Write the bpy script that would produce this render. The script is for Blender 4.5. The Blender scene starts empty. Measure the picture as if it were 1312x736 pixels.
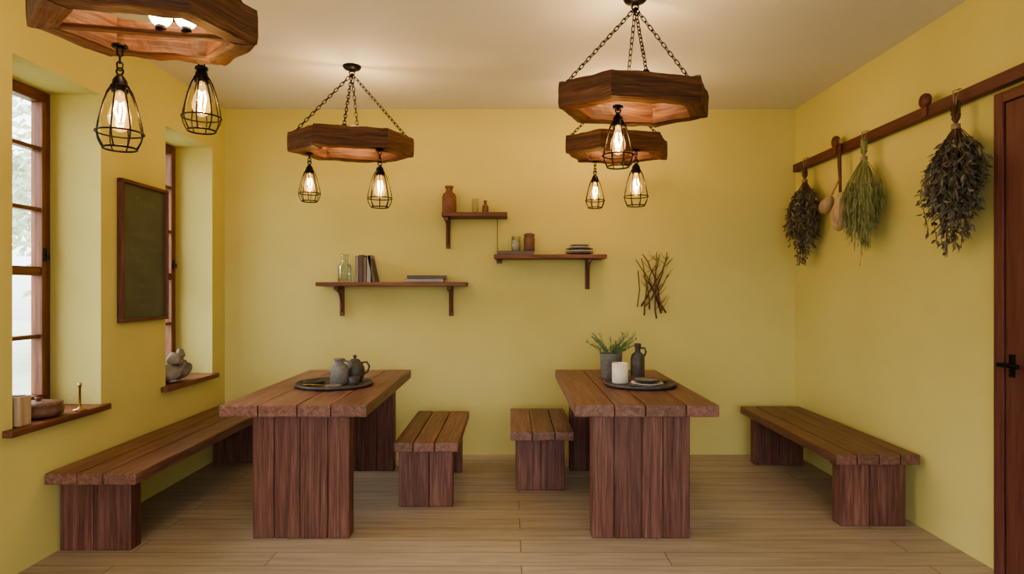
import bpy, bmesh, math, random
from mathutils import Vector, Matrix, noise
random.seed(7)
R=random.random
def U(a,b): return a+(b-a)*R()
scene=bpy.context.scene
F=800.0; H=1.286
XL,XR,YB,ZC=-2.237,2.219,4.876,2.70
YF=-1.9

# ------------------------------------------------------------- materials
def new_mat(name):
    m=bpy.data.materials.new(name); m.use_nodes=True
    nt=m.node_tree; nt.nodes.clear()
    o=nt.nodes.new('ShaderNodeOutputMaterial'); b=nt.nodes.new('ShaderNodeBsdfPrincipled')
    nt.links.new(b.outputs[0],o.inputs[0])
    return m,nt,b,o
def N(nt,t,**kw):
    n=nt.nodes.new(t)
    for k,v in kw.items(): setattr(n,k,v)
    return n
def ramp(nt,stops):
    r=nt.nodes.new('ShaderNodeValToRGB'); e=r.color_ramp.elements
    while len(e)<len(stops): e.new(0.5)
    for i,(p,c) in enumerate(stops):
        e[i].position=p; e[i].color=(*c,1)
    return r
def wood(name,dark,mid,light,rough=0.55,scale=1.0,bump=0.25,spec=0.35):
    m,nt,b,o=new_mat(name); L=nt.links.new
    at=N(nt,'ShaderNodeAttribute',attribute_name='gc')
    mp=nt.nodes.new('ShaderNodeMapping'); mp.inputs['Scale'].default_value=(1.6*scale,26*scale,26*scale)
    L(at.outputs['Vector'],mp.inputs['Vector'])
    n1=nt.nodes.new('ShaderNodeTexNoise'); n1.inputs['Scale'].default_value=1.6; n1.inputs['Detail'].default_value=7; n1.inputs['Roughness'].default_value=.65; n1.inputs['Distortion'].default_value=.6
    L(mp.outputs[0],n1.inputs['Vector'])
    mp2=nt.nodes.new('ShaderNodeMapping'); mp2.inputs['Scale'].default_value=(5*scale,160*scale,160*scale)
    L(at.outputs['Vector'],mp2.inputs['Vector'])
    n2=nt.nodes.new('ShaderNodeTexNoise'); n2.inputs['Scale'].default_value=1.0; n2.inputs['Detail'].default_value=3
    L(mp2.outputs[0],n2.inputs['Vector'])
    r=ramp(nt,[(.25,dark),(.5,mid),(.75,light)])
    mix=N(nt,'ShaderNodeMath',operation='MULTIPLY_ADD'); mix.inputs[1].default_value=.55
    sub=N(nt,'ShaderNodeMath',operation='SUBTRACT'); sub.inputs[1].default_value=.5
    L(n2.outputs[0],sub.inputs[0]); L(sub.outputs[0],mix.inputs[0]); L(n1.outputs[0],mix.inputs[2])
    L(mix.outputs[0],r.inputs[0])
    rv=N(nt,'ShaderNodeAttribute',attribute_name='rv')
    mr=nt.nodes.new('ShaderNodeMapRange'); mr.inputs[3].default_value=.82; mr.inputs[4].default_value=1.15
    L(rv.outputs['Fac'],mr.inputs[0])
    hs=nt.nodes.new('ShaderNodeHueSaturation'); L(mr.outputs[0],hs.inputs['Value']); L(r.outputs[0],hs.inputs['Color'])
    L(hs.outputs[0],b.inputs['Base Color'])
    b.inputs['Roughness'].default_value=rough; b.inputs['Specular IOR Level'].default_value=spec
    bp=nt.nodes.new('ShaderNodeBump'); bp.inputs['Strength'].default_value=bump; bp.inputs['Distance'].default_value=.004
    L(mix.outputs[0],bp.inputs['Height']); L(bp.outputs[0],b.inputs['Normal'])
    return m
def plain(name,c,rough=.6,metal=0,var=.12,scale=30,bump=.1,spec=.4):
    m,nt,b,o=new_mat(name); L=nt.links.new
    tc=nt.nodes.new('ShaderNodeTexCoord')
    n=nt.nodes.new('ShaderNodeTexNoise'); n.inputs['Scale'].default_value=scale; n.inputs['Detail'].default_value=4
    L(tc.outputs['Object'],n.inputs['Vector'])
    r=ramp(nt,[(.3,tuple(x*(1-var) for x in c)),(.7,tuple(min(1,x*(1+var)) for x in c))])
    L(n.outputs[0],r.inputs[0]); L(r.outputs[0],b.inputs['Base Color'])
    b.inputs['Roughness'].default_value=rough; b.inputs['Metallic'].default_value=metal; b.inputs['Specular IOR Level'].default_value=spec
    if bump:
        bp=nt.nodes.new('ShaderNodeBump'); bp.inputs['Strength'].default_value=bump; bp.inputs['Distance'].default_value=.002
        L(n.outputs[0],bp.inputs['Height']); L(bp.outputs[0],b.inputs['Normal'])
    return m
def leafmat(name,c1,c2):
    m,nt,b,o=new_mat(name); L=nt.links.new
    rv=N(nt,'ShaderNodeAttribute',attribute_name='rv')
    r=ramp(nt,[(0,c1),(1,c2)]); L(rv.outputs['Fac'],r.inputs[0]); L(r.outputs[0],b.inputs['Base Color'])
    b.inputs['Roughness'].default_value=.8; b.inputs['Specular IOR Level'].default_value=.15
    return m
def plaster(name,c,c2,bump=.25):
    m,nt,b,o=new_mat(name); L=nt.links.new
    tc=nt.nodes.new('ShaderNodeTexCoord')
    n=nt.nodes.new('ShaderNodeTexNoise'); n.inputs['Scale'].default_value=1.7; n.inputs['Detail'].default_value=6; n.inputs['Roughness'].default_value=.6
    L(tc.outputs['Object'],n.inputs['Vector'])
    r=ramp(nt,[(.3,c),(.7,c2)]); L(n.outputs[0],r.inputs[0]); L(r.outputs[0],b.inputs['Base Color'])
    n2=nt.nodes.new('ShaderNodeTexNoise'); n2.inputs['Scale'].default_value=38; n2.inputs['Detail'].default_value=6
    L(tc.outputs['Object'],n2.inputs['Vector'])
    bp=nt.nodes.new('ShaderNodeBump'); bp.inputs['Strength'].default_value=bump; bp.inputs['Distance'].default_value=.004
    L(n2.outputs[0],bp.inputs['Height']); L(bp.outputs[0],b.inputs['Normal'])
    b.inputs['Roughness'].default_value=.75; b.inputs['Specular IOR Level'].default_value=.25
    return m
def emis(name,c,s):
    m=bpy.data.materials.new(name); m.use_nodes=True; nt=m.node_tree; nt.nodes.clear()
    o=nt.nodes.new('ShaderNodeOutputMaterial'); e=nt.nodes.new('ShaderNodeEmission')
    e.inputs[0].default_value=(*c,1); e.inputs[1].default_value=s; nt.links.new(e.outputs[0],o.inputs[0]); return m
def thinglass(name,tint=(1,1,1),em=None,ems=0,fac=.12):
    m=bpy.data.materials.new(name); m.use_nodes=True; nt=m.node_tree; nt.nodes.clear(); L=nt.links.new
    o=nt.nodes.new('ShaderNodeOutputMaterial'); t=nt.nodes.new('ShaderNodeBsdfTransparent'); g=nt.nodes.new('ShaderNodeBsdfGlossy')
    t.inputs[0].default_value=(*tint,1); g.inputs['Roughness'].default_value=.03
    lw=nt.nodes.new('ShaderNodeLayerWeight'); lw.inputs[0].default_value=fac
    mx=nt.nodes.new('ShaderNodeMixShader'); L(lw.outputs['Facing'],mx.inputs[0]); L(t.outputs[0],mx.inputs[1]); L(g.outputs[0],mx.inputs[2])
    last=mx
    if em:
        e=nt.nodes.new('ShaderNodeEmission'); e.inputs[0].default_value=(*em,1); e.inputs[1].default_value=ems
        a=nt.nodes.new('ShaderNodeAddShader'); L(mx.outputs[0],a.inputs[0]); L(e.outputs[0],a.inputs[1]); last=a
    L(last.outputs[0],o.inputs[0]); return m

W_F=wood('wood_furniture',(.060,.024,.018),(.142,.060,.046),(.235,.115,.092),rough=.5)
W_T=wood('wood_tabletop',(.09,.040,.030),(.185,.090,.069),(.285,.155,.122),rough=.42)
W_C=wood('wood_chandelier',(.035,.015,.009),(.105,.044,.024),(.23,.105,.052),rough=.6,bump=.7)
W_D=wood('wood_door',(.08,.027,.021),(.145,.049,.038),(.185,.071,.054),rough=.5)
W_W=wood('wood_window',(.08,.03,.018),(.17,.068,.04),(.26,.115,.065),rough=.45)
W_S=wood('wood_shelf',(.07,.027,.018),(.165,.068,.047),(.25,.115,.08),rough=.5)
W_P=wood('wood_pale',(.30,.21,.13),(.48,.35,.23),(.62,.48,.34),rough=.6)
IRON=plain('black_iron',(.018,.016,.015),.45,.8,.2,60)
BRASS=plain('brass',(.45,.28,.10),.35,1)
WALL=plaster('yellow_plaster',(.60,.54,.215),(.645,.585,.245))
CEIL=plaster('ceiling_plaster',(.69,.66,.59),(.73,.70,.63),.1)
GLASS=thinglass('window_glass',(.97,.98,.98),fac=.08)
CGLASS=thinglass('clear_glass',(.94,.96,.95),fac=.25)
BULBG=thinglass('bulb_glass',(1,.93,.78),(1,.55,.18),.6,fac=.2)
FIL=emis('filament',(1,.60,.22),70)
GLOBE=emis('globe_glow',(1,.74,.42),14)
CER_G=plain('ceramic_grey',(.19,.18,.175),.5,0,.2,40)
CER_D=plain('ceramic_dark',(.075,.064,.057),.45,0,.3,40)
CER_B=plain('ceramic_brown',(.17,.088,.062),.5,0,.3,30)
CER_T=plain('terracotta',(.22,.095,.06),.65,0,.2,30)
CER_W=plain('candle_wax',(.72,.67,.58),.5,0,.04,20,0)
STONE=plain('stone',(.24,.21,.185),.85,0,.45,14,.8)
SLATE=plain('slate_tray',(.095,.088,.088),.45,0,.25,25)
PAPER=plain('paper',(.62,.58,.50),.8,0,.08,80)
BK=[plain('book_%d'%i,c,.6,0,.1,50) for i,c in enumerate([(.12,.08,.065),(.26,.22,.19),(.34,.30,.27),(.11,.10,.10),(.30,.30,.30),(.15,.12,.11)])]
L_D=leafmat('dried_leaf_dark',(.07,.062,.050),(.26,.235,.18))
L_G=leafmat('dried_grass_green',(.18,.19,.08),(.43,.44,.22))
L_P=leafmat('sprig_green',(.10,.17,.08),(.25,.35,.19))
TWIG=leafmat('twig_bark',(.08,.045,.028),(.22,.135,.085))
STRING=plain('twine',(.33,.24,.14),.9)
BOARD=plain('chalkboard',(.095,.10,.07),.45,0,.15,6)
CHALK=plain('chalk',(.18,.185,.13),.9)

# ------------------------------------------------------------- mesh builder
class MB:
    def __init__(s): s.v=[];s.f=[];s.g=[];s.r=[];s.m=[];s.sm=[];s.mats=[]
    def mi(s,m):
        if m not in s.mats: s.mats.append(m)
        return s.mats.index(m)
    def add(s,vs,fs,mat,ax=0,smooth=False,rv=None,gc=None):
        o=len(s.v); k=s.mi(mat); rv=R() if rv is None else rv
        off=Vector((R()*20,R()*20,R()*20))
        for i,p in enumerate(vs):
            p=Vector(p); s.v.append(p)
            if gc: q=Vector(gc[i])
            else: q=Vector((p[ax],p[(ax+1)%3],p[(ax+2)%3]))
            s.g.append(q+off); s.r.append(rv)
        for f in fs: s.f.append([i+o for i in f]); s.m.append(k); s.sm.append(smooth)
    def box(s,x0,x1,y0,y1,z0,z1,mat,ax=0,bev=.004,rv=None,jit=0,M=None):
        if ax is None:
            d=[x1-x0,y1-y0,z1-z0]; ax=d.index(max(d))
        bm=bmesh.new(); bmesh.ops.create_cube(bm,size=1)
        for v in bm.verts:
            v.co=Vector(((x0+x1)/2+v.co.x*(x1-x0)+U(-jit,jit),(y0+y1)/2+v.co.y*(y1-y0)+U(-jit,jit),(z0+z1)/2+v.co.z*(z1-z0)+U(-jit,jit)))
        if bev>0: bmesh.ops.bevel(bm,geom=bm.edges[:],offset=min(bev,.45*min(x1-x0,y1-y0,z1-z0)),segments=2,affect='EDGES',profile=.6)
        bm.verts.index_update()
        vs=[v.co.copy() for v in bm.verts]; g=[Vector((p[ax],p[(ax+1)%3],p[(ax+2)%3])) for p in vs]
        if M: vs=[M@p for p in vs]
        s.add(vs,[[v.index for v in f.verts] for f in bm.faces],mat,rv=rv,gc=g); bm.free()
    def lathe(s,c,prof,mat,n=28,smooth=True,M=None,rv=None,cap=True):
        vs=[];fs=[];m=len(prof)
        for (r,z) in prof:
            for i in range(n):
                a=2*math.pi*i/n; p=Vector((r*math.cos(a),r*math.sin(a),z))
                if M: p=M@p
                vs.append(p+Vector(c))
        for j in range(m-1):
            for i in range(n):
                k=(i+1)%n; fs.append([j*n+i,j*n+k,(j+1)*n+k,(j+1)*n+i])
        if cap:
            fs.append([i for i in range(n)][::-1]); fs.append([(m-1)*n+i for i in range(n)])
        s.add(vs,fs,mat,ax=2,smooth=smooth,rv=rv)
    def tube(s,pts,rad,mat,n=6,closed=False,rv=None,smooth=True):
        pts=[Vector(p) for p in pts]; L=len(pts); vs=[];fs=[];gc=[];acc=0
        up=None
        for i,p in enumerate(pts):
            if closed: t=pts[(i+1)%L]-pts[i-1]
            else: t=pts[min(i+1,L-1)]-pts[max(i-1,0)]
            if t.length<1e-9: t=Vector((0,0,1))
            t.normalize()
            if up is None:
                up=t.orthogonal().normalized()
            else:
                up=(up-t*up.dot(t)); up=up.normalized() if up.length>1e-6 else t.orthogonal().normalized()
            b=t.cross(up); r=rad[i] if isinstance(rad,(list,tuple)) else rad
            if i: acc+=(p-pts[i-1]).length
            for k in range(n):
                a=2*math.pi*k/n; vs.append(p+(up*math.cos(a)+b*math.sin(a))*r); gc.append(Vector((acc,math.cos(a)*r,math.sin(a)*r)))
        rng=L if closed else L-1
        for i in range(rng):
            j=(i+1)%L
            for k in range(n):
                q=(k+1)%n; fs.append([i*n+k,i*n+q,j*n+q,j*n+k])
        if not closed:
            fs.append(list(range(n))[::-1]); fs.append([(L-1)*n+k for k in range(n)])
        s.add(vs,fs,mat,smooth=smooth,rv=rv,gc=gc)
    def ring(s,c,r,t,mat,n=24,M=None,k=6):
        pts=[]
        for i in range(n):
            a=2*math.pi*i/n; p=Vector((r*math.cos(a),r*math.sin(a),0))
            if M: p=M@p
            pts.append(p+Vector(c))
        s.tube(pts,t,mat,n=k,closed=True)
    def chain(s,a,b,mat,ll=.034,w=.017,t=.0028):
        a=Vector(a);b=Vector(b);d=b-a;L=d.length;n=max(1,round(L/(ll*.78)));st=L/n
        q=d.to_track_quat('Z','Y').to_matrix()
        for i in range(n):
            c=a+d*((i+.5)/n); M=q@Matrix.Rotation(math.pi/2*(i%2)+.5,3,'Z'); pts=[]
            hl=st*.62; hw=w/2
            for k in range(10):
                an=2*math.pi*k/10; x=math.cos(an)*hw; z=math.sin(an)*hw+(1 if math.sin(an)>=0 else -1)*(hl-hw)
                pts.append(c+M@Vector((x,0,z)))
            s.tube(pts,t,mat,n=4,closed=True)
    def leaf(s,p,d,l,w,mat,rv=None):
        p=Vector(p);d=Vector(d).normalized(); sd=d.cross(Vector((R()-.5,R()-.5,R()-.5)));
        if sd.length<1e-4: return
        sd.normalize(); nn=d.cross(sd)*w*.3
        s.add([p,p+d*l*.45+sd*w/2+nn,p+d*l,p+d*l*.45-sd*w/2+nn],[[0,1,2],[0,2,3]],mat,rv=rv)
    def obj(s,name,parent=None,loc=None):
        me=bpy.data.meshes.new(name); me.from_pydata([tuple(p) for p in s.v],[],s.f)
        for m in s.mats: me.materials.append(m)
        me.polygons.foreach_set('material_index',s.m); me.polygons.foreach_set('use_smooth',s.sm)
        a=me.attributes.new('gc','FLOAT_VECTOR','POINT'); a.data.foreach_set('vector',[c for p in s.g for c in p])
        a=me.attributes.new('rv','FLOAT','POINT'); a.data.foreach_set('value',s.r)
        me.validate(); me.update()
        o=bpy.data.objects.new(name,me); scene.collection.objects.link(o)
        if parent: o.parent=parent
        return o
def empty(name,loc=(0,0,0)):
    e=bpy.data.objects.new(name,None); e.empty_display_size=.1; scene.collection.objects.link(e); e.location=loc; return e

# ------------------------------------------------------------- room
def floor_mat():
    m,nt,b,o=new_mat('oak_floor'); L=nt.links.new
    tc=nt.nodes.new('ShaderNodeTexCoord')
    br=nt.nodes.new('ShaderNodeTexBrick'); br.offset=.37; br.squash=1
    br.inputs['Scale'].default_value=1; br.inputs['Brick Width'].default_value=1.9; br.inputs['Row Height'].default_value=.15
    br.inputs['Mortar Size'].default_value=.0022; br.inputs['Mortar Smooth'].default_value=.3; br.inputs['Bias'].default_value=0
    br.inputs['Color1'].default_value=(0,0,0,1); br.inputs['Color2'].default_value=(1,1,1,1); br.inputs['Mortar'].default_value=(.5,.5,.5,1)
    sh=N(nt,'ShaderNodeVectorMath',operation='ADD'); sh.inputs[1].default_value=(50.55,50.04,0)
    L(tc.outputs['Object'],sh.inputs[0]); L(sh.outputs[0],br.inputs['Vector'])
    mp=nt.nodes.new('ShaderNodeMapping'); mp.inputs['Scale'].default_value=(1.3,22,1)
    add=N(nt,'ShaderNodeVectorMath',operation='MULTIPLY_ADD'); add.inputs[1].default_value=(3,7,5)
    L(br.outputs['Color'],add.inputs[0]); L(tc.outputs['Object'],add.inputs[2]); L(add.outputs[0],mp.inputs['Vector'])
    n=nt.nodes.new('ShaderNodeTexNoise'); n.inputs['Scale'].default_value=1.8; n.inputs['Detail'].default_value=8; n.inputs['Roughness'].default_value=.6; n.inputs['Distortion'].default_value=.5
    L(mp.outputs[0],n.inputs['Vector'])
    r=ramp(nt,[(.25,(.31,.24,.175)),(.5,(.41,.335,.255)),(.75,(.49,.415,.33))]); L(n.outputs[0],r.inputs[0])
    mr=nt.nodes.new('ShaderNodeMapRange'); mr.inputs[3].default_value=.92; mr.inputs[4].default_value=1.07; L(br.outputs['Color'],mr.inputs[0])
    hs=nt.nodes.new('ShaderNodeHueSaturation'); L(mr.outputs[0],hs.inputs['Value']); L(r.outputs[0],hs.inputs['Color'])
    mx=nt.nodes.new('ShaderNodeMix'); mx.data_type='RGBA'
    L(br.outputs['Fac'],mx.inputs[0]); L(hs.outputs[0],mx.inputs[6]); mx.inputs[7].default_value=(.12,.08,.05,1)
    L(mx.outputs[2],b.inputs['Base Color'])
    b.inputs['Roughness'].default_value=.48; b.inputs['Specular IOR Level'].default_value=.35
    bp=nt.nodes.new('ShaderNodeBump'); bp.inputs['Strength'].default_value=.4; bp.inputs['Distance'].default_value=.003; bp.invert=True
    L(br.outputs['Fac'],bp.inputs['Height']); L(bp.outputs[0],b.inputs['Normal'])
    return m
FLOOR=floor_mat()
def simple_box(name,*a,mat=None):
    b=MB(); b.box(*a,mat,bev=0); return b.obj(name)
TH=.36
simple_box('floor',XL-TH,XR+.15,YF,YB+.15,-.1,0,mat=FLOOR)
simple_box('ceiling',XL-TH,XR+.15,YF,YB+.15,ZC,ZC+.1,mat=CEIL)
simple_box('wall_back',XL-TH,XR+.15,YB,YB+.15,0,ZC,mat=WALL)
simple_box('wall_right',XR,XR+.15,YF,YB,0,ZC,mat=WALL)
b=MB(); b.box(XL,XR,YF,YF+.15,2.35,ZC,WALL,bev=0); b.box(XL,XL+.25,YF,YF+.15,0,2.35,WALL,bev=0); b.box(XR-.25,XR,YF,YF+.15,0,2.35,WALL,bev=0); b.obj('unseen_front_wall')  # unseen wall behind the camera, added so its header limits light from that end
wins=[(.32,.92),(1.56,2.16),(2.80,3.404),(4.04,4.673)]  # first two windows are out of view, added for daylight from the left
ZS,ZT=.665,2.352
b=MB(); ys=[YF]+[y for w in wins for y in w]+[YB]
for i in range(0,len(ys),2): b.box(XL-TH,XL,ys[i],ys[i+1],0,ZC,WALL,bev=0)
for w in wins:
    b.box(XL-TH,XL,w[0],w[1],0,ZS-.03,WALL,bev=0); b.box(XL-TH,XL,w[0],w[1],ZT,ZC,WALL,bev=0)
b.obj('wall_left')
# windows
for i,(y0,y1) in enumerate(wins):
    e=empty('window_%d'%(i+1),(0,0,0)); b=MB(); x0,x1=XL-.335,XL-.275
    st=.045
    b.box(x0,x1,y0,y0+st,ZS,ZT,W_W,2); b.box(x0,x1,y1-st,y1,ZS,ZT,W_W,2)
    b.box(x0,x1,y0+st,y1-st,ZS,ZS+.06,W_W,1); b.box(x0,x1,y0+st,y1-st,ZT-.06,ZT,W_W,1)
    b.box(x0+.01,x1+.012,y0+st,y0+st+.03,ZS+.06,ZT-.06,W_W,2); b.box(x0+.01,x1+.012,y1-st-.03,y1-st,ZS+.06,ZT-.06,W_W,2)
    ym=(y0+y1)/2-.02
    b.box(x0+.015,x1+.008,ym-.022,ym+.022,ZS+.05,ZT-.05,W_W,2)
    for z,h in ((2.04,.011),(1.715,.011),(1.387,.024),(1.04,.011)):
        b.box(x0+.018,x1+.004,y0+st,y1-st,z-h,z+h,W_W,1,bev=.003)
    b.box(x1+.012,x1+.022,y1-st-.022,y1-st-.008,1.44,1.51,IRON,2,bev=.002); b.tube([(x1+.02,y1-st-.015,1.48),(x1+.035,y1-st-.015,1.48),(x1+.038,y1-st-.015,1.45)],.0045,IRON)
    b.obj('window_frame',e)
    b=MB(); b.box(x0+.028,x0+.032,y0+st,y1-st,ZS+.05,ZT-.05,GLASS,bev=0); b.obj('window_pane',e)
    b=MB(); b.box(XL-.27,XL+.045,y0-.0,y1,ZS-.03,ZS,W_W,1,bev=.005); b.box(XL+.001,XL+.046,y0-.06,y1+.02,ZS-.031,ZS+.001,W_W,1,bev=.005)
    b.obj('window_sill',e)
# door and rail on right wall
e=empty('door_1'); b=MB()
b.box(XR-.035,XR-.001,2.775,2.828,0,2.17,W_D,2); b.box(XR-.035,XR-.001,1.86,1.913,0,2.17,W_D,2); b.box(XR-.035,XR-.001,1.913,2.775,2.12,2.17,W_D,1)
b.obj('door_frame',e)
b=MB(); n=5; w=(2.770-1.918)/n
for i in range(n): b.box(XR-.028,XR-.003,1.918+i*w,1.918+(i+1)*w-.003,.01,2.115,W_D,2,bev=.004)
b.obj('door_leaf',e)
b=MB()
b.box(XR-.034,XR-.028,2.712,2.744,.905,1.005,IRON,2,bev=.003)
b.tube([(XR-.03,2.728,.958),(XR-.065,2.728,.958)],.008,IRON,10); b.box(XR-.075,XR-.06,2.65,2.765,.948,.968,IRON,1,bev=.006)
b.tube([(XR-.03,2.728,.925),(XR-.04,2.728,.925)],.007,IRON,10)
b.obj('door_handle',e)
b=MB()
b.box(XR-.055,XR-.012,1.7,4.80,2.19,2.25,W_D,1,bev=.006)
for y in (1.9,2.6,3.28,4.05,4.7): b.box(XR-.014,XR-.0005,y-.02,y+.02,2.20,2.24,W_D,1)
for y in (3.26,4.16):
    M=Matrix.Translation((XR-.0575,y,2.275))@Matrix.Rotation(math.pi/2,4,'Y')
    b.lathe((0,0,0),[(.0,-.012),(.035,-.012),(.038,-.006),(.038,.006),(.035,.012),(0,.012)],W_D,M=M,cap=False)
    b.box(XR-.066,XR-.049,y-.02,y+.02,2.195,2.275,W_D,2)
b.obj('hanging_rail')

# ------------------------------------------------------------- furniture
def boards_x(b,x0,x1,y0,y1,z0,z1,n,mat,ax,gap=.004,bev=.007,jit=.0):
    w=(x1-x0)/n; cuts=[x0]+[x0+w*(i+1)+U(-.12,.12)*w for i in range(n-1)]+[x1]
    for i in range(n): b.box(cuts[i]+gap/2,cuts[i+1]-gap/2,y0+U(0,.003),y1-U(0,.004),z0,z1-U(0,.0015),mat,ax,bev=bev)
def table(name,x0,x1,y0,y1,z,lx0,lx1):
    b=MB(); t=.062
    boards_x(b,x0,x1,y0,y1,z-t,z,4,W_T,1)
    b.box(x0+.01,x1-.01,y0+.02,y1-.02,z-t+.008,z-.012,W_F,1)
    for ya,yb in ((y0+.05,y0+.15),(y1-.17,y1-.07)):
        boards_x(b,lx0,lx1,ya,yb,0,z-t+.001,4,W_F,2,bev=.006)
        b.box(lx0+.006,lx1-.006,ya+.012,yb-.012,.004,z-t,W_F,2)
    b.box((lx0+lx1)/2-.025,(lx0+lx1)/2+.025,y0+.15,y1-.17,z-t-.12,z-t+.001,W_F,1)
    for ya in (y0+.17,y1-.22): b.box(lx0+.02,lx1-.02,ya,ya+.05,z-t-.05,z-t+.001,W_F,0)
    return b.obj(name)
table('dining_table',-1.49,-.735,3.175,4.60,.70,-1.339,-.835)
table('dining_table',.322,1.063,3.175,4.60,.70,.415,.927)
def bench(x0,x1,y0,y1,z,lx0,lx1,nb=3,t=.055,lt=.09,inset=.05,nl=2):
    b=MB(); boards_x(b,x0,x1,y0,y1,z-t,z,nb,W_T,1)
    b.box(x0+.01,x1-.01,y0+.02,y1-.02,z-t+.008,z-.012,W_F,1)
    for ya,yb in ((y0+inset,y0+inset+lt),(y1-inset-lt,y1-inset)):
        boards_x(b,lx0,lx1,ya,yb,0,z-t+.001,nl,W_F,2,gap=.003,bev=.006)
        b.box(lx0+.006,lx1-.006,ya+.012,yb-.012,.004,z-t,W_F,2)
    cx=(lx0+lx1)/2
    b.box(cx-.02,cx+.02,y0+inset+lt,y1-inset-lt,z-t-.07,z-t+.001,W_F,1)
    # small end cleats
    for ya in (y0+inset+lt,y1-inset-lt-.04): b.box(lx0+.01,lx1-.01,ya,ya+.04,z-t-.04,z-t+.001,W_F,0)
    return b.obj('bench')
bench(-2.229,-1.79,2.975,4.84,.41,-2.225,-1.873,3,inset=.10)
bench(1.735,2.185,3.33,4.74,.406,1.787,2.148,4,inset=.065)
bench(-.68,-.305,3.60,4.56,.405,-.668,-.345,3,inset=.10,lt=.07)
bench(-.008,.392,3.87,4.66,.405,.03,.345,3,inset=.13,lt=.07)

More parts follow.
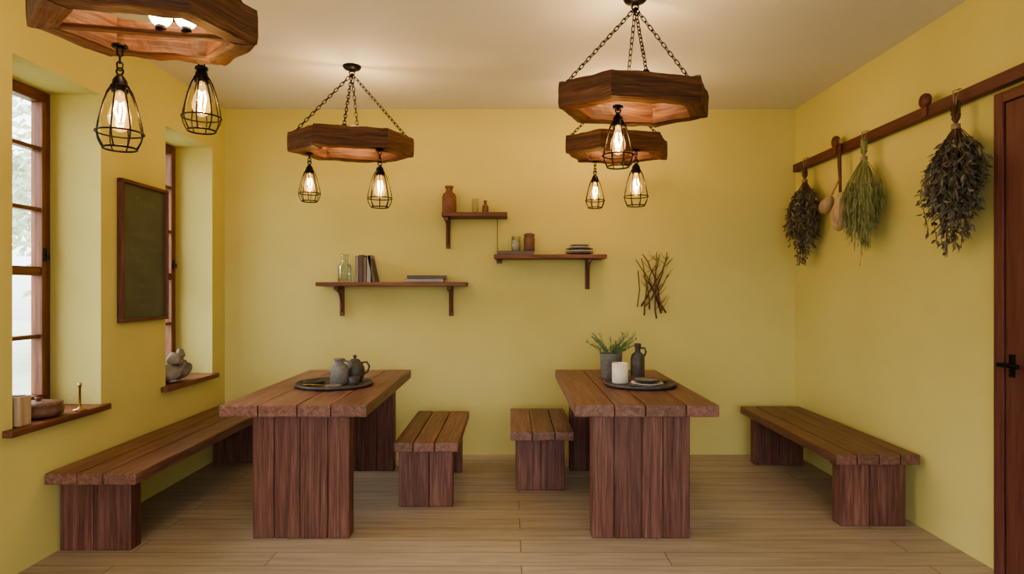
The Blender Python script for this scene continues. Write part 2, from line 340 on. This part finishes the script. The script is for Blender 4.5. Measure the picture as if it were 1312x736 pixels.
# ------------------------------------------------------------- chandeliers
def chandelier(cx,cy,zu,hw,hd,rot,lamps,th=.125,bw=.085,globes=((-.05,0),(.06,0)),barf=.6):
    e=empty('chandelier',(cx,cy,ZC))
    def fin(b,n): 
        o=b.obj(n,e); o.matrix_parent_inverse=Matrix.Translation((-cx,-cy,-ZC)); return o
    c,s=math.cos(rot),math.sin(rot)
    def W(x,y,z): return Vector((cx+c*x-s*y,cy+s*x+c*y,z))
    k=.56
    out=[(-hw,0),(-hw*k,-hd),(hw*k,-hd),(hw,0),(hw*k,hd),(-hw*k,hd)]
    f=1-bw/hd*1.0; fx=1-bw/hw*1.15
    inn=[(x*fx,y*f) for x,y in out]
    b=MB(); NT=14
    sec=[]
    for i in range(5): sec.append((i/5,0))
    for i in range(4): sec.append((1,i/4))
    for i in range(5): sec.append((1-i/5,1))
    for i in range(4): sec.append((0,1-i/4))
    ns=len(sec)
    for si in range(6):
        o0,o1=Vector(out[si]),Vector(out[(si+1)%6]); i0,i1=Vector(inn[si]),Vector(inn[(si+1)%6])
        vs=[];g=[];fs=[]; Ls=(o1-o0).length; dz=U(-.006,.006); so=R()*50
        for t in range(NT+1):
            tt=t/NT
            for (u,v) in sec:
                u2=.5+(u-.5)*.97; v2=v
                if (u in(0,1)) and (v in (0,1)): u2=.5+(u-.5)*.90; v2=.5+(v-.5)*.93
                p=(o0.lerp(o1,tt)).lerp(i0.lerp(i1,tt),u2); z=zu+v2*th+dz
                edge=1 if 0<t<NT else .3
                q=Vector((p.x*9,p.y*9,z*14+so))
                nn=noise.noise_vector(q)*.009*edge+noise.noise_vector(q*3)*.003*edge
                w=W(p.x+nn.x,p.y+nn.y,z+nn.z); vs.append(w); g.append(Vector((tt*Ls,u*bw,v*th)))
        for t in range(NT):
            for a in range(ns):
                bb=(a+1)%ns; fs.append([t*ns+a,t*ns+bb,(t+1)*ns+bb,(t+1)*ns+a])
        fs.append(list(range(ns))); fs.append([NT*ns+a for a in range(ns)][::-1])
        b.add(vs,fs,W_C,gc=g,smooth=False)
    # crossbar through the ring for the globes
    zc=zu+th*barf
    M=Matrix.Translation((cx,cy,zc))@Matrix.Rotation(rot,4,'Z')
    b.box(-hw*.80,hw*.80,-.014,.014,-.008,.008,W_C,0,M=M)
    fin(b,'hexagonal_beam_frame')
    b=MB()
    # canopy and chains
    b.lathe((cx,cy,ZC-.03),[(0.004,0),(.022,.0),(.05,.012),(.058,.024),(.058,.029)],IRON)
    b.ring((cx,cy,ZC-.045),.016,.004,IRON,12,Matrix.Rotation(math.pi/2,3,'X'))
    for (x,y) in ((-hw*.86,0),(hw*.86,0),(-hw*.1,-hd*.86),(hw*.1,hd*.86)):
        p=W(x,y,zu+th+.012); b.chain(p,(cx,cy,ZC-.05),IRON); b.ring(W(x,y,zu+th),.014,.004,IRON,12,Matrix.Rotation(math.pi/2,3,'X'))
    fin(b,'suspension_chains')
    b=MB(); g=MB()
    for gx,gy in globes:
        p=W(gx,gy,zc)
        b.tube([p+Vector((0,0,.006)),p+Vector((0,0,.026))],.017,IRON,12)
        g.lathe(p+Vector((0,0,.060)),[(.012,-.036),(.016,-.034),(.028,-.024),(.036,-.008),(.036,.008),(.027,.025),(.014,.034),(.001,.036)],GLOBE,20)
    fin(b,'globe_sockets'); fin(g,'globe_bulbs')
    p=W(0,0,zu+th*.6+.15)
    l=bpy.data.lights.new('globe_light','POINT'); l.energy=10; l.color=(1,.66,.34); l.shadow_soft_size=.05
    o=bpy.data.objects.new('globe_light',l); scene.collection.objects.link(o); o.parent=e; o.location=p-Vector((cx,cy,ZC))
    # pendants
    for (lx,ly,zb,sc) in lamps:
        b=MB(); ht=.245*sc; zt=zb+ht
        top=zu+.004
        b.lathe((lx,ly,top-.012),[(.004,0),(.024*sc,.001),(.026*sc,.006),(.024*sc,.012)],IRON,14)
        if top-zt>.05: b.chain((lx,ly,zt+.028),(lx,ly,top-.012),IRON,ll=.03,w=.018,t=.0032)
        else: b.tube([(lx,ly,zt+.02),(lx,ly,top-.01)],.005,IRON)
        b.ring((lx,ly,zt+.022),.012*sc,.0035,IRON,12,Matrix.Rotation(math.pi/2,3,'X'))
        b.lathe((lx,ly,zt-.05*sc),[(.026*sc,0),(.028*sc,.012*sc),(.022*sc,.04*sc),(.012*sc,.056*sc),(.005*sc,.062*sc)],IRON,16)
        prof=[(.026,.03),(.040,.055),(.051,.09),(.061,.13),(.069,.165),(.0725,.19),(.069,.212),(.060,.232),(.052,.245)]
        for i in range(8):
            a=2*math.pi*i/8+.2
            b.tube([(lx+r*sc*math.cos(a),ly+r*sc*math.sin(a),zt-z*sc) for r,z in prof],.0026*sc**.5,IRON,5)
        b.ring((lx,ly,zt-.030*sc),.026*sc,.0035,IRON,16)
        b.ring((lx,ly,zt-.19*sc),.0735*sc,.003,IRON,24); b.ring((lx,ly,zb+.001),.052*sc,.0036,IRON,20)
        fin(b,'pendant_cage')
        g=MB(); g.lathe((lx,ly,zt-.05*sc),[(.013*sc,0),(.015*sc,-.02*sc),(.028*sc,-.055*sc),(.036*sc,-.085*sc),(.034*sc,-.108*sc),(.020*sc,-.13*sc),(.006*sc,-.137*sc)],BULBG,20); fin(g,'edison_bulb')
        g=MB(); 
        for j in range(3):
            a=j*2.1; pts=[(lx+.011*sc*math.cos(a),ly+.011*sc*math.sin(a),zt-.085*sc),(lx+.017*sc*math.cos(a),ly+.017*sc*math.sin(a),zt-.115*sc),(lx+.010*sc*math.cos(a+.5),ly+.010*sc*math.sin(a+.5),zt-.15*sc)]
            g.tube(pts,.0034*sc,FIL,5)
        fin(g,'filament')
        l=bpy.data.lights.new('bulb_light','POINT'); l.energy=3.2; l.color=(1,.58,.24); l.shadow_soft_size=.02
        o=bpy.data.objects.new('bulb_light',l); scene.collection.objects.link(o); o.parent=e; o.location=Vector((lx,ly,zt-.12*sc))-Vector((cx,cy,ZC))
chandelier(-1.245,2.13,2.15,.36,.25,.22,[(-1.385,2.21,1.786,1.03),(-1.205,2.43,1.905,.97)],globes=((.045,0),(.125,0)),barf=.13)
chandelier(.60,3.02,2.14,.39,.24,.22,[(.496,2.90,1.858,.98)])
chandelier(.72,4.23,2.19,.37,.23,.22,[(.805,4.03,1.83,1.08),(.588,4.38,1.863,.92)])
chandelier(-1.005,3.94,2.14,.39,.24,.22,[(-1.26,3.90,1.84,.9),(-.80,3.80,1.79,1.0)])

# ------------------------------------------------------------- shelves
def shelf(x0,x1,z,brk,dep=.22,th=.03,bh=.23,extra=None):
    b=MB(); b.box(x0,x1,YB-dep,YB-.0005,z-th,z,W_S,0,bev=.005,jit=0)
    for bx in brk:
        b.box(bx-.017,bx+.017,YB-.022,YB-.0005,z-th-bh,z-th,W_S,2,bev=.004)
        b.box(bx-.015,bx+.015,YB-dep*.85,YB-.02,z-th-.03,z-th,W_S,1,bev=.004)
        pts=[]
        for i in range(9):
            a=i/8*math.pi/2; pts.append((bx,YB-.02-(dep*.75-.03)*(1-math.cos(a)),z-th-.03-(bh-.06)*(1-math.sin(a))))
        b.tube(pts,.011,W_S,6)
    if extra: extra(b)
    return b.obj('wall_shelf')
def PX(x,s=167): return (x-655)/s
zl=H+(372-362)/167; zu_=H+(372-274)/168; zm=H+(372-327)/168
shelf(PX(408,169),PX(598,169),zl,[PX(435),PX(577)])
shelf(PX(567,169),PX(650,169),zu_,[PX(573)],extra=lambda b:b.tube([(PX(637),YB-.02,zu_-.03),(PX(637),YB-.02,zm)],.002,IRON,5))
shelf(PX(633,169),PX(776,169),zm,[PX(754)],extra=lambda b:b.box(PX(636),PX(643),YB-.03,YB-.0005,zm-.06,zm-.03,W_S,2))
ys=YB-.115
def vessel(name,x,y,z,prof,mat,n=28):
    b=MB(); b.lathe((x,y,z),prof,mat,n); return b.obj(name)
vessel('terracotta_bottle',PX(576),ys,zu_,[(.05,0),(.054,.01),(.054,.13),(.046,.15),(.026,.165),(.024,.19),(.032,.195),(.032,.21),(.02,.21)],CER_T)
vessel('glass_tumbler',PX(609),ys,zu_,[(.022,0),(.024,.004),(.025,.115),(.023,.115),(.021,.01)],CGLASS)
vessel('small_bottle',PX(622),ys,zu_,[(.02,0),(.024,.006),(.024,.055),(.012,.07),(.011,.09),(.014,.092),(.014,.1),(.008,.1)],CER_T)
# mid shelf
def book_flat(b,x0,x1,y0,y1,z0,z1,mat,M=None):
    c=.003
    b.box(x0,x1,y0,y1,z0,z0+c,mat,0,bev=.001,M=M); b.box(x0,x1,y0,y1,z1-c,z1,mat,0,bev=.001,M=M)
    b.box(x0,x1,y0,y0+c,z0,z1,mat,0,bev=.001,M=M); b.box(x0+.004,x1-.004,y0+c,y1-.004,z0+c,z1-c,PAPER,0,bev=0,M=M)
b=MB(); book_flat(b,PX(637),PX(684),ys-.07,ys+.07,zm,zm+.028,BK[5]); b.obj('book')
vessel('glass_candle_jar',PX(661),ys,zm+.028,[(.033,0),(.036,.004),(.036,.115),(.033,.115),(.031,.006)],CGLASS)
vessel('pillar_candle',PX(661),ys,zm+.036,[(.028,0),(.028,.075),(.0,.073)],CER_W)
vessel('brown_canister',PX(678),ys,zm+.028,[(.036,0),(.042,.006),(.042,.10),(.036,.106),(.036,.112),(.041,.115),(.041,.128),(.03,.136),(.0,.138)],CER_B)
b=MB()
for i,(r,m) in enumerate([(.108,CER_G),(.106,CER_W),(.104,CER_D),(.08,CER_W),(.075,CER_G)]):
    b.lathe((PX(742),ys+.0,zm+i*.015),[(0,.0005),(r*.55,.0005),(r*.6,.004),(r*.8,.010),(r,.014),(r,.017),(r*.8,.014),(r*.5,.008),(0,.007)],m,32,cap=False)
b.obj('stack_of_plates')
# lower shelf
vessel('glass_bottle',PX(443),ys,zl,[(.045,0),(.052,.01),(.052,.12),(.04,.14),(.026,.15),(.026,.18),(.034,.19),(.034,.215),(.03,.215),(.023,.18),(.023,.15),(.048,.12),(.048,.012)],CGLASS)
b=MB(); x=PX(459)
for i,(w,h) in enumerate([(.026,.20),(.03,.205),(.026,.19),(.03,.205),(.022,.2)]):
    M=None
    if i==4: M=Matrix.Translation((x+.012,ys,zl))@Matrix.Rotation(-.20,4,'Y')@Matrix.Translation((-x,-ys,-zl))
    m=BK[[1,0,5,2,3][i]]; c=.0025
    b.box(x,x+c,ys-.07,ys+.07,zl,zl+h,m,2,bev=.001,M=M); b.box(x+w-c,x+w,ys-.07,ys+.07,zl,zl+h,m,2,bev=.001,M=M)
    b.box(x,x+w,ys-.07,ys-.067,zl,zl+h,m,2,bev=.001,M=M); b.box(x+c,x+w-c,ys-.066,ys+.066,zl+.003,zl+h-.004,PAPER,2,bev=0,M=M); x+=w+.002
b.obj('row_of_books')
b=MB(); book_flat(b,PX(521),PX(570),ys-.07,ys+.07,zl,zl+.026,BK[4]); book_flat(b,PX(524),PX(573),ys-.065,ys+.065,zl+.026,zl+.05,BK[3]); b.obj('stacked_books')

# twig bundle on the back wall
random.seed(23)
b=MB()
for i,(ox,oz,a,L) in enumerate([(-.03,-.02,-.42,.46),(.02,.02,.50,.44),(.05,-.02,.05,.50),(-.02,-.05,.22,.40),(.04,.05,.34,.42),(-.01,.03,-.30,.42),(.02,-.08,-.55,.34),(-.05,.0,-.16,.40),(.06,.02,-.08,.46),(.03,-.05,.62,.30)]):
    cx,cz=PX(838)+ox,H+(372-364)/165+oz; pts=[];bend=U(-.035,.035)
    for k in range(8):
        t=(k/7-.5); pts.append((cx+math.sin(a)*t*L+bend*math.cos(t*3)+U(-.006,.006),YB-.012-.0025*i,cz+math.cos(a)*t*L))
    b.tube(pts,[.0064-.0035*k/7 for k in range(8)],TWIG,5)
    for q in range(3):
        p=Vector(pts[random.choice([1,3,5,6])]); d=Vector((random.choice([-1,1])*U(.5,1),0,U(.3,1))).normalized(); b.tube([p,p+d*.03,p+d*U(.05,.10)+Vector((0,0,.015))],[.003,.0022,.0012],TWIG,4)
b.tube([(PX(820),YB-.014,H+.15),(PX(822),YB-.012,H),(PX(819),YB-.012,H-.13)],.0035,TWIG,5)
b.obj('twig_bundle')

# ------------------------------------------------------------- chalkboard picture
e=empty('menu_chalkboard',(XL,3.78,1.51)); b=MB()
y0,y1,z0,z1=3.54,4.02,1.10,1.925; fw=.022
for a in ((y0,y1,z1-fw,z1,1),(y0,y1,z0,z0+fw,1),(y0,y0+fw,z0+fw,z1-fw,2),(y1-fw,y1,z0+fw,z1-fw,2)): b.box(XL+.0005,XL+.034,a[0],a[1],a[2],a[3],W_F,a[4],bev=.004)
o=b.obj('picture_frame',e); o.matrix_parent_inverse=Matrix.Translation((-XL,-3.78,-1.51))
b=MB(); b.box(XL+.002,XL+.016,y0+fw-.002,y1-fw+.002,z0+fw-.002,z1-fw+.002,BOARD,2,bev=0)
o=b.obj('board_panel',e); o.matrix_parent_inverse=Matrix.Translation((-XL,-3.78,-1.51))
def text(s,y,z,size):
    cu=bpy.data.curves.new('t','FONT'); cu.body=s; cu.size=size; cu.align_x='CENTER'
    t=bpy.data.objects.new('t',cu); scene.collection.objects.link(t)
    t.rotation_euler=(math.pi/2,0,math.pi/2); t.location=(XL+.0175,y,z)
    bpy.context.view_layer.update(); dg=bpy.context.evaluated_depsgraph_get()
    me=bpy.data.meshes.new_from_object(t.evaluated_get(dg)); me.transform(t.matrix_world)
    bpy.data.objects.remove(t); me.materials.clear(); me.materials.append(CHALK)
    o=bpy.data.objects.new('chalk_lettering',me); scene.collection.objects.link(o); o.parent=e; o.matrix_parent_inverse=Matrix.Translation((-XL,-3.78,-1.51))
for s,y,z,sz in (("Tisane",3.78,1.79,.075),("&",3.78,1.70,.05),("HERBALES",3.78,1.60,.052),("Soups",3.68,1.52,.035),("Bread",3.88,1.52,.035),("house tea  3",3.78,1.45,.035),("nettle  4",3.78,1.39,.035),("MARKET",3.78,1.30,.04),("honey cake  5",3.78,1.235,.03),("cider  4",3.78,1.18,.03)): text(s,y,z,sz)

# ------------------------------------------------------------- hanging herbs
def bundle(name,X,Y,ztop,length,rad,n,mat,seed,leafl=.035,leafw=.012,green=False,xs=.42):
    random.seed(seed); b=MB(); zt=ztop-.15*length/.8
    b.tube([(X+.02,Y,ztop+.0),(X+.005,Y+.004,ztop-.03),(X,Y,zt)],.003,STRING,5)
    b.tube([(X+.025,Y,ztop+.01),(X-.012,Y,ztop+.0),(X-.006,Y,zt+.02)],.003,STRING,5)
    for k in range(4): b.ring((X,Y,zt-.006*k),.017,.0035,STRING,12)
    for i in range(n):
        a=U(0,2*math.pi); rr=rad*math.sqrt(R()); L=(length-(ztop-zt))*U(.60,1.0)*(1-.30*rr/rad); pts=[]
        up=U(.03,.12); a2=a+U(-.4,.4)
        pts.append(Vector((X+math.cos(a2)*.02*xs*2,Y+math.sin(a2)*.024,zt+up)))
        def pos(t): 
            s=rr*(math.sin(min(t*1.35,1)*math.pi/2)**1.0)*(1-.35*max(0,t-.6)/.4)
            return Vector((X-.02*t+math.cos(a)*s*xs,Y+math.sin(a)*s,zt-L*t))
        for k in range(0,9): pts.append(pos(k/8)+Vector((U(-1,1),U(-1,1),0))*.003)
        for p in pts: p.x=min(p.x,XR-.006)
        b.tube(pts,[.0025]*2+[.0022-.00015*k for k in range(8)],TWIG if not green else mat,4)
        out=Vector((math.cos(a)*xs,math.sin(a),0))
        nl=25 if not green else 30
        for k in range(nl):
            t=U(.16,1.02) if not green else U(.36,1.02)
            p=pos(min(t,1)); p.z-=max(0,t-1)*L
            d=out*U(-.1,1.4)+Vector((U(-1,1)*.5,U(-1,1)*1.0,-U(.2,1.2))) if not green else out*.3+Vector((U(-1,1)*.22,U(-1,1)*.28,-1))
            p.x=min(p.x,XR-.01); d.normalize()
            l=leafl*U(.6,1.25)
            if p.x+d.x*l>XR-.004: d.x=-abs(d.x)
            b.leaf(p,d,l,leafw*U(.7,1.2),mat)
        if green and R()<.8:
            for k in range(5):
                p=pos(U(.3,.9)); d=out*.4+Vector((U(-.2,.2),U(-.3,.3),-1)); p.x=min(p.x,XR-.02)
                b.leaf(p,d,.09,.004,mat) if p.x+.03<XR else None
    return b.obj(name)
bundle('dried_herb_bundle',2.13,4.53,2.24,.82,.225,65,L_D,1,.045,.015)
bundle('dried_grass_bundle',2.13,3.77,2.24,.80,.20,80,L_G,2,.05,.008,True)
bundle('dried_herb_bundle',2.125,2.985,2.24,.87,.215,72,L_D,3,.047,.015)
random.seed(11)
b=MB(); y=4.08
b.tube([(XR-.07,y,2.24),(XR-.075,y,2.13),(XR-.07,y,2.0),(XR-.065,y+.005,1.86)],[.011,.013,.010,.009],W_S,8)
b.tube([(XR-.07,y,2.23),(XR-.078,y,2.265),(XR-.07,y,2.28)],.004,STRING,5)
def bowl(c,r,rz,tilt):
    M=Matrix.Rotation(tilt,3,'X')
    b.lathe(c,[(r*math.sin(t/10*math.pi)*(1.0 if t>4 else .8)+.001,rz*math.cos(t/10*math.pi)) for t in range(11)],W_P,18,M=M)
bowl((XR-.07,y+.0,1.80),.055,.13,.2); bowl((XR-.10,y+.11,1.86),.045,.075,.9)
b.tube([(XR-.08,y+.01,2.0),(XR-.095,y+.06,1.92)],.008,W_P,8)
b.obj('wooden_ladle')

# ------------------------------------------------------------- table top things
ZTt=.70
def tray(x,y,r,name='slate_tray'):
    b=MB(); b.lathe((x,y,ZTt),[(0,0),(r*.9,0),(r,.010),(r,.022),(r-.008,.022),(r-.014,.011),(0,.010)],SLATE,48,cap=False); return b.obj(name)
def jug(b,x,y,z,r,h,mat):
    b.lathe((x,y,z),[(r*.85,0),(r,.01),(r*1.0,h*.62),(r*.86,h*.74),(r*.5,h*.82),(r*.46,h*.92),(r*.62,h*.96),(r*.62,h),(r*.4,h)],mat)
    pts=[(x+r*.55,y,z+h*.92),(x+r*1.15,y,z+h*.9),(x+r*1.3,y,z+h*.72),(x+r*1.02,y,z+h*.55)]
    b.tube(pts,.006,mat,8)
tx,ty=-1.087,3.84
tray(tx,ty,.235)
zt=ZTt+.011
b=MB(); jug(b,tx+.035,ty-.02,zt,.055,.155,CER_G); b.obj('ceramic_jug')
# squat teapot behind the jug: body, lid, knob, spout and loop handle
b=MB(); x,y=tx+.10,ty+.10
b.lathe((x,y,zt),[(.035,0),(.050,.008),(.060,.045),(.060,.085),(.048,.115),(.034,.125),(.034,.130),(.026,.138),(.010,.142),(.008,.150),(.013,.156),(.010,.165),(0,.167)],CER_D)
b.tube([(x-.05,y-.01,zt+.06),(x-.08,y-.015,zt+.085),(x-.095,y-.02,zt+.12)],[.014,.010,.007],CER_D,10)
b.tube([(x+.045,y,zt+.118),(x+.075,y,zt+.122),(x+.092,y,zt+.095),(x+.082,y,zt+.06),(x+.057,y,zt+.045)],.006,CER_D,8); b.obj('teapot')
b=MB(); b.lathe((tx+.135,ty-.06,zt),[(.022,0),(.03,.01),(.032,.05),(.029,.05),(.026,.012),(0,.01)],CER_D,cap=False); b.obj('small_cup')
b=MB(); b.lathe((tx-.12,ty-.01,zt),[(.04,0),(.05,.004),(.07,.018),(.068,.021),(.045,.008),(0,.007)],CER_D,32,cap=False); b.obj('shallow_dish')
b=MB(); b.tube([(tx-.12,ty-.115,zt+.012),(tx-.03,ty-.12,zt+.008)],[.004,.003],BRASS,6); b.lathe((tx-.135,ty-.115,zt+.010),[(.001,-.006),(.016,-.004),(.022,.003),(.019,.004),(.001,-.001)],BRASS,14,cap=False); b.obj('spoon')
b=MB(); b.lathe((tx+.04,ty-.155,zt),[(.028,0),(.032,.003),(.05,.012),(.048,.014),(0,.006)],CER_G,24,cap=False); b.obj('shallow_dish')
tx,ty=.793,3.84
tray(tx,ty,.22)
b=MB(); b.lathe((tx-.12,ty+.02,zt),[(.0,0),(.046,0),(.05,.006),(.05,.125),(.044,.125),(.042,.105),(0,.10)],CER_W,32,cap=False); b.tube([(tx-.12,ty+.02,zt+.1),(tx-.12,ty+.02,zt+.115)],.002,CER_D,5); b.obj('candle')
b=MB()
for i,(r,m) in enumerate([(.10,CER_G),(.095,CER_W),(.08,CER_D),(.07,CER_G)]):
    b.lathe((tx+.02,ty-.10,zt+i*.010),[(r*.6,0),(r*.65,.003),(r,.011),(r,.014),(r*.6,.007),(0,.006)],m,36,cap=False)
b.obj('stack_of_plates')
b=MB(); b.lathe((tx+.13,ty+.05,zt),[(.03,0),(.034,.003),(.05,.014),(.048,.016),(0,.006)],CER_D,24,cap=False); b.obj('shallow_dish')
# pot plant
px,py=.665,4.16
b=MB(); b.lathe((px,py,ZTt),[(.0,0),(.062,0),(.067,.006),(.074,.16),(.076,.165),(.07,.166),(.066,.145),(0,.143)],CER_G,36,cap=False)
random.seed(5)
for i in range(30):
    a=U(0,6.28); r=U(0,.045); p=Vector((px+r*math.cos(a),py+r*math.sin(a),ZTt+.14)); lean=U(.1,1.0); L=U(.10,.19); pts=[p]
    dr=Vector((math.cos(a)*lean,math.sin(a)*lean,1)).normalized()
    for k in range(1,6): pts.append(p+dr*L*k/5+Vector((math.cos(a),math.sin(a),-.4))*.03*(k/5)**2)
    b.tube(pts,[.002-.0002*k for k in range(6)],L_P,4)
    for k in range(34):
        t=U(.15,1)*5; j=min(int(t),4); q=pts[j].lerp(pts[j+1],t-j); b.leaf(q,dr+Vector((U(-1,1),U(-1,1),U(-.3,.8)))*.9,U(.018,.034),.0045,L_P)
b.obj('potted_herb')
b=MB(); x,y=.83,4.10
b.lathe((x,y,ZTt),[(.042,0),(.045,.008),(.045,.14),(.038,.165),(.018,.18),(.017,.21),(.022,.213),(.022,.235),(.012,.237)],CER_D); 
b.tube([(x+.018,y,ZTt+.205),(x+.045,y,ZTt+.205),(x+.055,y,ZTt+.18),(x+.043,y,ZTt+.15)],.006,CER_D,8)
b.obj('stoneware_bottle')

# ------------------------------------------------------------- sill things
zs=ZS+.002
b=MB(); b.box(-2.30,-2.215,2.80+.015,2.885,zs,zs+.135,W_P,2,bev=.006); b.box(-2.285,-2.23,2.83,2.87,zs+.134,zs+.138,W_F,0,bev=.001); b.obj('wooden_block')
b=MB(); c=(-2.31,3.05,zs)
k=1.18
b.lathe(c,[(0,0),(.06*k,0),(.085*k,.012),(.09*k,.035),(.082*k,.055),(.086*k,.062),(.086*k,.068),(.05*k,.076),(0,.078)],CER_B,36,cap=False)
b.lathe((c[0],c[1],zs+.0765),[(.012,0),(.012,.012),(.016,.018),(0,.02)],CER_B,12,cap=False); b.obj('lidded_bowl')
b=MB(); b.lathe((-2.225,3.22,zs),[(0,0),(.03,0),(.032,.004),(.012,.009),(.006,.016),(.006,.02),(.0055,.12),(.009,.122),(.009,.14),(.0,.14)],BRASS,16,cap=False); b.obj('brass_candlestick')
def rock(b,c,r,seed,sq=(1,1,1)):
    bm=bmesh.new(); bmesh.ops.create_icosphere(bm,subdivisions=3,radius=1)
    for v in bm.verts:
        n=1+.35*noise.noise(v.co*1.4+Vector((seed,0,0)))+.12*noise.noise(v.co*4+Vector((0,seed,0)))
        v.co=Vector((v.co.x*sq[0],v.co.y*sq[1],v.co.z*sq[2]))*r*n
    mz=min(v.co.z for v in bm.verts)
    for v in bm.verts: v.co+=Vector(c)-Vector((0,0,mz))
    bm.verts.index_update(); b.add([v.co.copy() for v in bm.verts],[[v.index for v in f.verts] for f in bm.faces],STONE,smooth=True); bm.free()
b=MB(); rock(b,(-2.30,4.18,zs),.075,1,(1,1,.8)); rock(b,(-2.28,4.31,zs),.07,5,(.8,1.1,.9)); rock(b,(-2.285,4.24,zs+.10),.06,9,(.8,1.1,.8)); rock(b,(-2.28,4.30,zs+.13),.04,12,(.7,.9,1)); b.obj('stone_ornament')

# ------------------------------------------------------------- outside
GR=plain('garden_ground',(.50,.53,.42),.9,0,.2,2)
simple_box('garden_lawn',-40,XL-TH-.05,-12,30,-.35,-.17,mat=GR)
LT=leafmat('tree_leaf',(.50,.56,.43),(.78,.82,.70))
BARK=leafmat('tree_bark',(.50,.47,.43),(.62,.59,.55))
random.seed(3)
for (x,y,hh) in ((-9,9,5.5),(-12,14,7),(-8.5,12.5,5),(-14,10,7),(-11,18,7)):
    b=MB(); b.tube([(x,y,-.15),(x,y,.3),(x+.1,y,1.2),(x,y+.1,hh*.6)],[.16,.15,.13,.06],BARK,8)
    for i in range(12):
        a=U(0,6.28); z0=U(.8,hh*.6); d=Vector((math.cos(a),math.sin(a),.7)); L=U(1,2.0)
        b.tube([Vector((x,y,z0)),Vector((x,y,z0))+d*L*.5,Vector((x,y,z0))+d*L],[.05,.03,.012],BARK,5)
        for k in range(150):
            p=Vector((x,y,z0))+d*L*U(.3,1.15)+Vector((U(-1,1),U(-1,1),U(-1,1)))*.5; b.leaf(p,(U(-1,1),U(-1,1),U(-1,.3)),.2,.12,LT)
    b.obj('garden_tree')

# ------------------------------------------------------------- light
w=bpy.data.worlds.new('World'); scene.world=w; w.use_nodes=True; nt=w.node_tree; nt.nodes.clear(); L=nt.links.new
o=nt.nodes.new('ShaderNodeOutputWorld'); bg=nt.nodes.new('ShaderNodeBackground'); bg.inputs[1].default_value=5.7
tc=nt.nodes.new('ShaderNodeTexCoord'); sx=nt.nodes.new('ShaderNodeSeparateXYZ'); L(tc.outputs['Generated'],sx.inputs[0])
mr=nt.nodes.new('ShaderNodeMapRange'); mr.inputs[1].default_value=-.12; mr.inputs[2].default_value=.10; L(sx.outputs[2],mr.inputs[0])
r=ramp(nt,[(0,(.22,.215,.20)),(1,(.97,.985,1))]); L(mr.outputs[0],r.inputs[0]); L(r.outputs[0],bg.inputs[0])
L(bg.outputs[0],o.inputs[0])
l=bpy.data.lights.new('daylight_sun','SUN'); l.energy=5.5; l.angle=math.radians(40); l.color=(1,.98,.94)
ob=bpy.data.objects.new('daylight_sun',l); scene.collection.objects.link(ob); ob.rotation_euler=Vector((-1,-.1,.55)).to_track_quat('Z','Y').to_euler()
try: scene.view_settings.look='AgX - Medium High Contrast'
except Exception as ex: print(ex)

# ------------------------------------------------------------- camera
cam=bpy.data.cameras.new('camera'); co=bpy.data.objects.new('camera',cam); scene.collection.objects.link(co)
co.location=(0,0,H); co.rotation_euler=(math.pi/2,0,0); cam.sensor_width=36; cam.lens=36*F/1312
cam.shift_y=4/1312; cam.shift_x=1/1312; cam.clip_start=.05
scene.camera=co
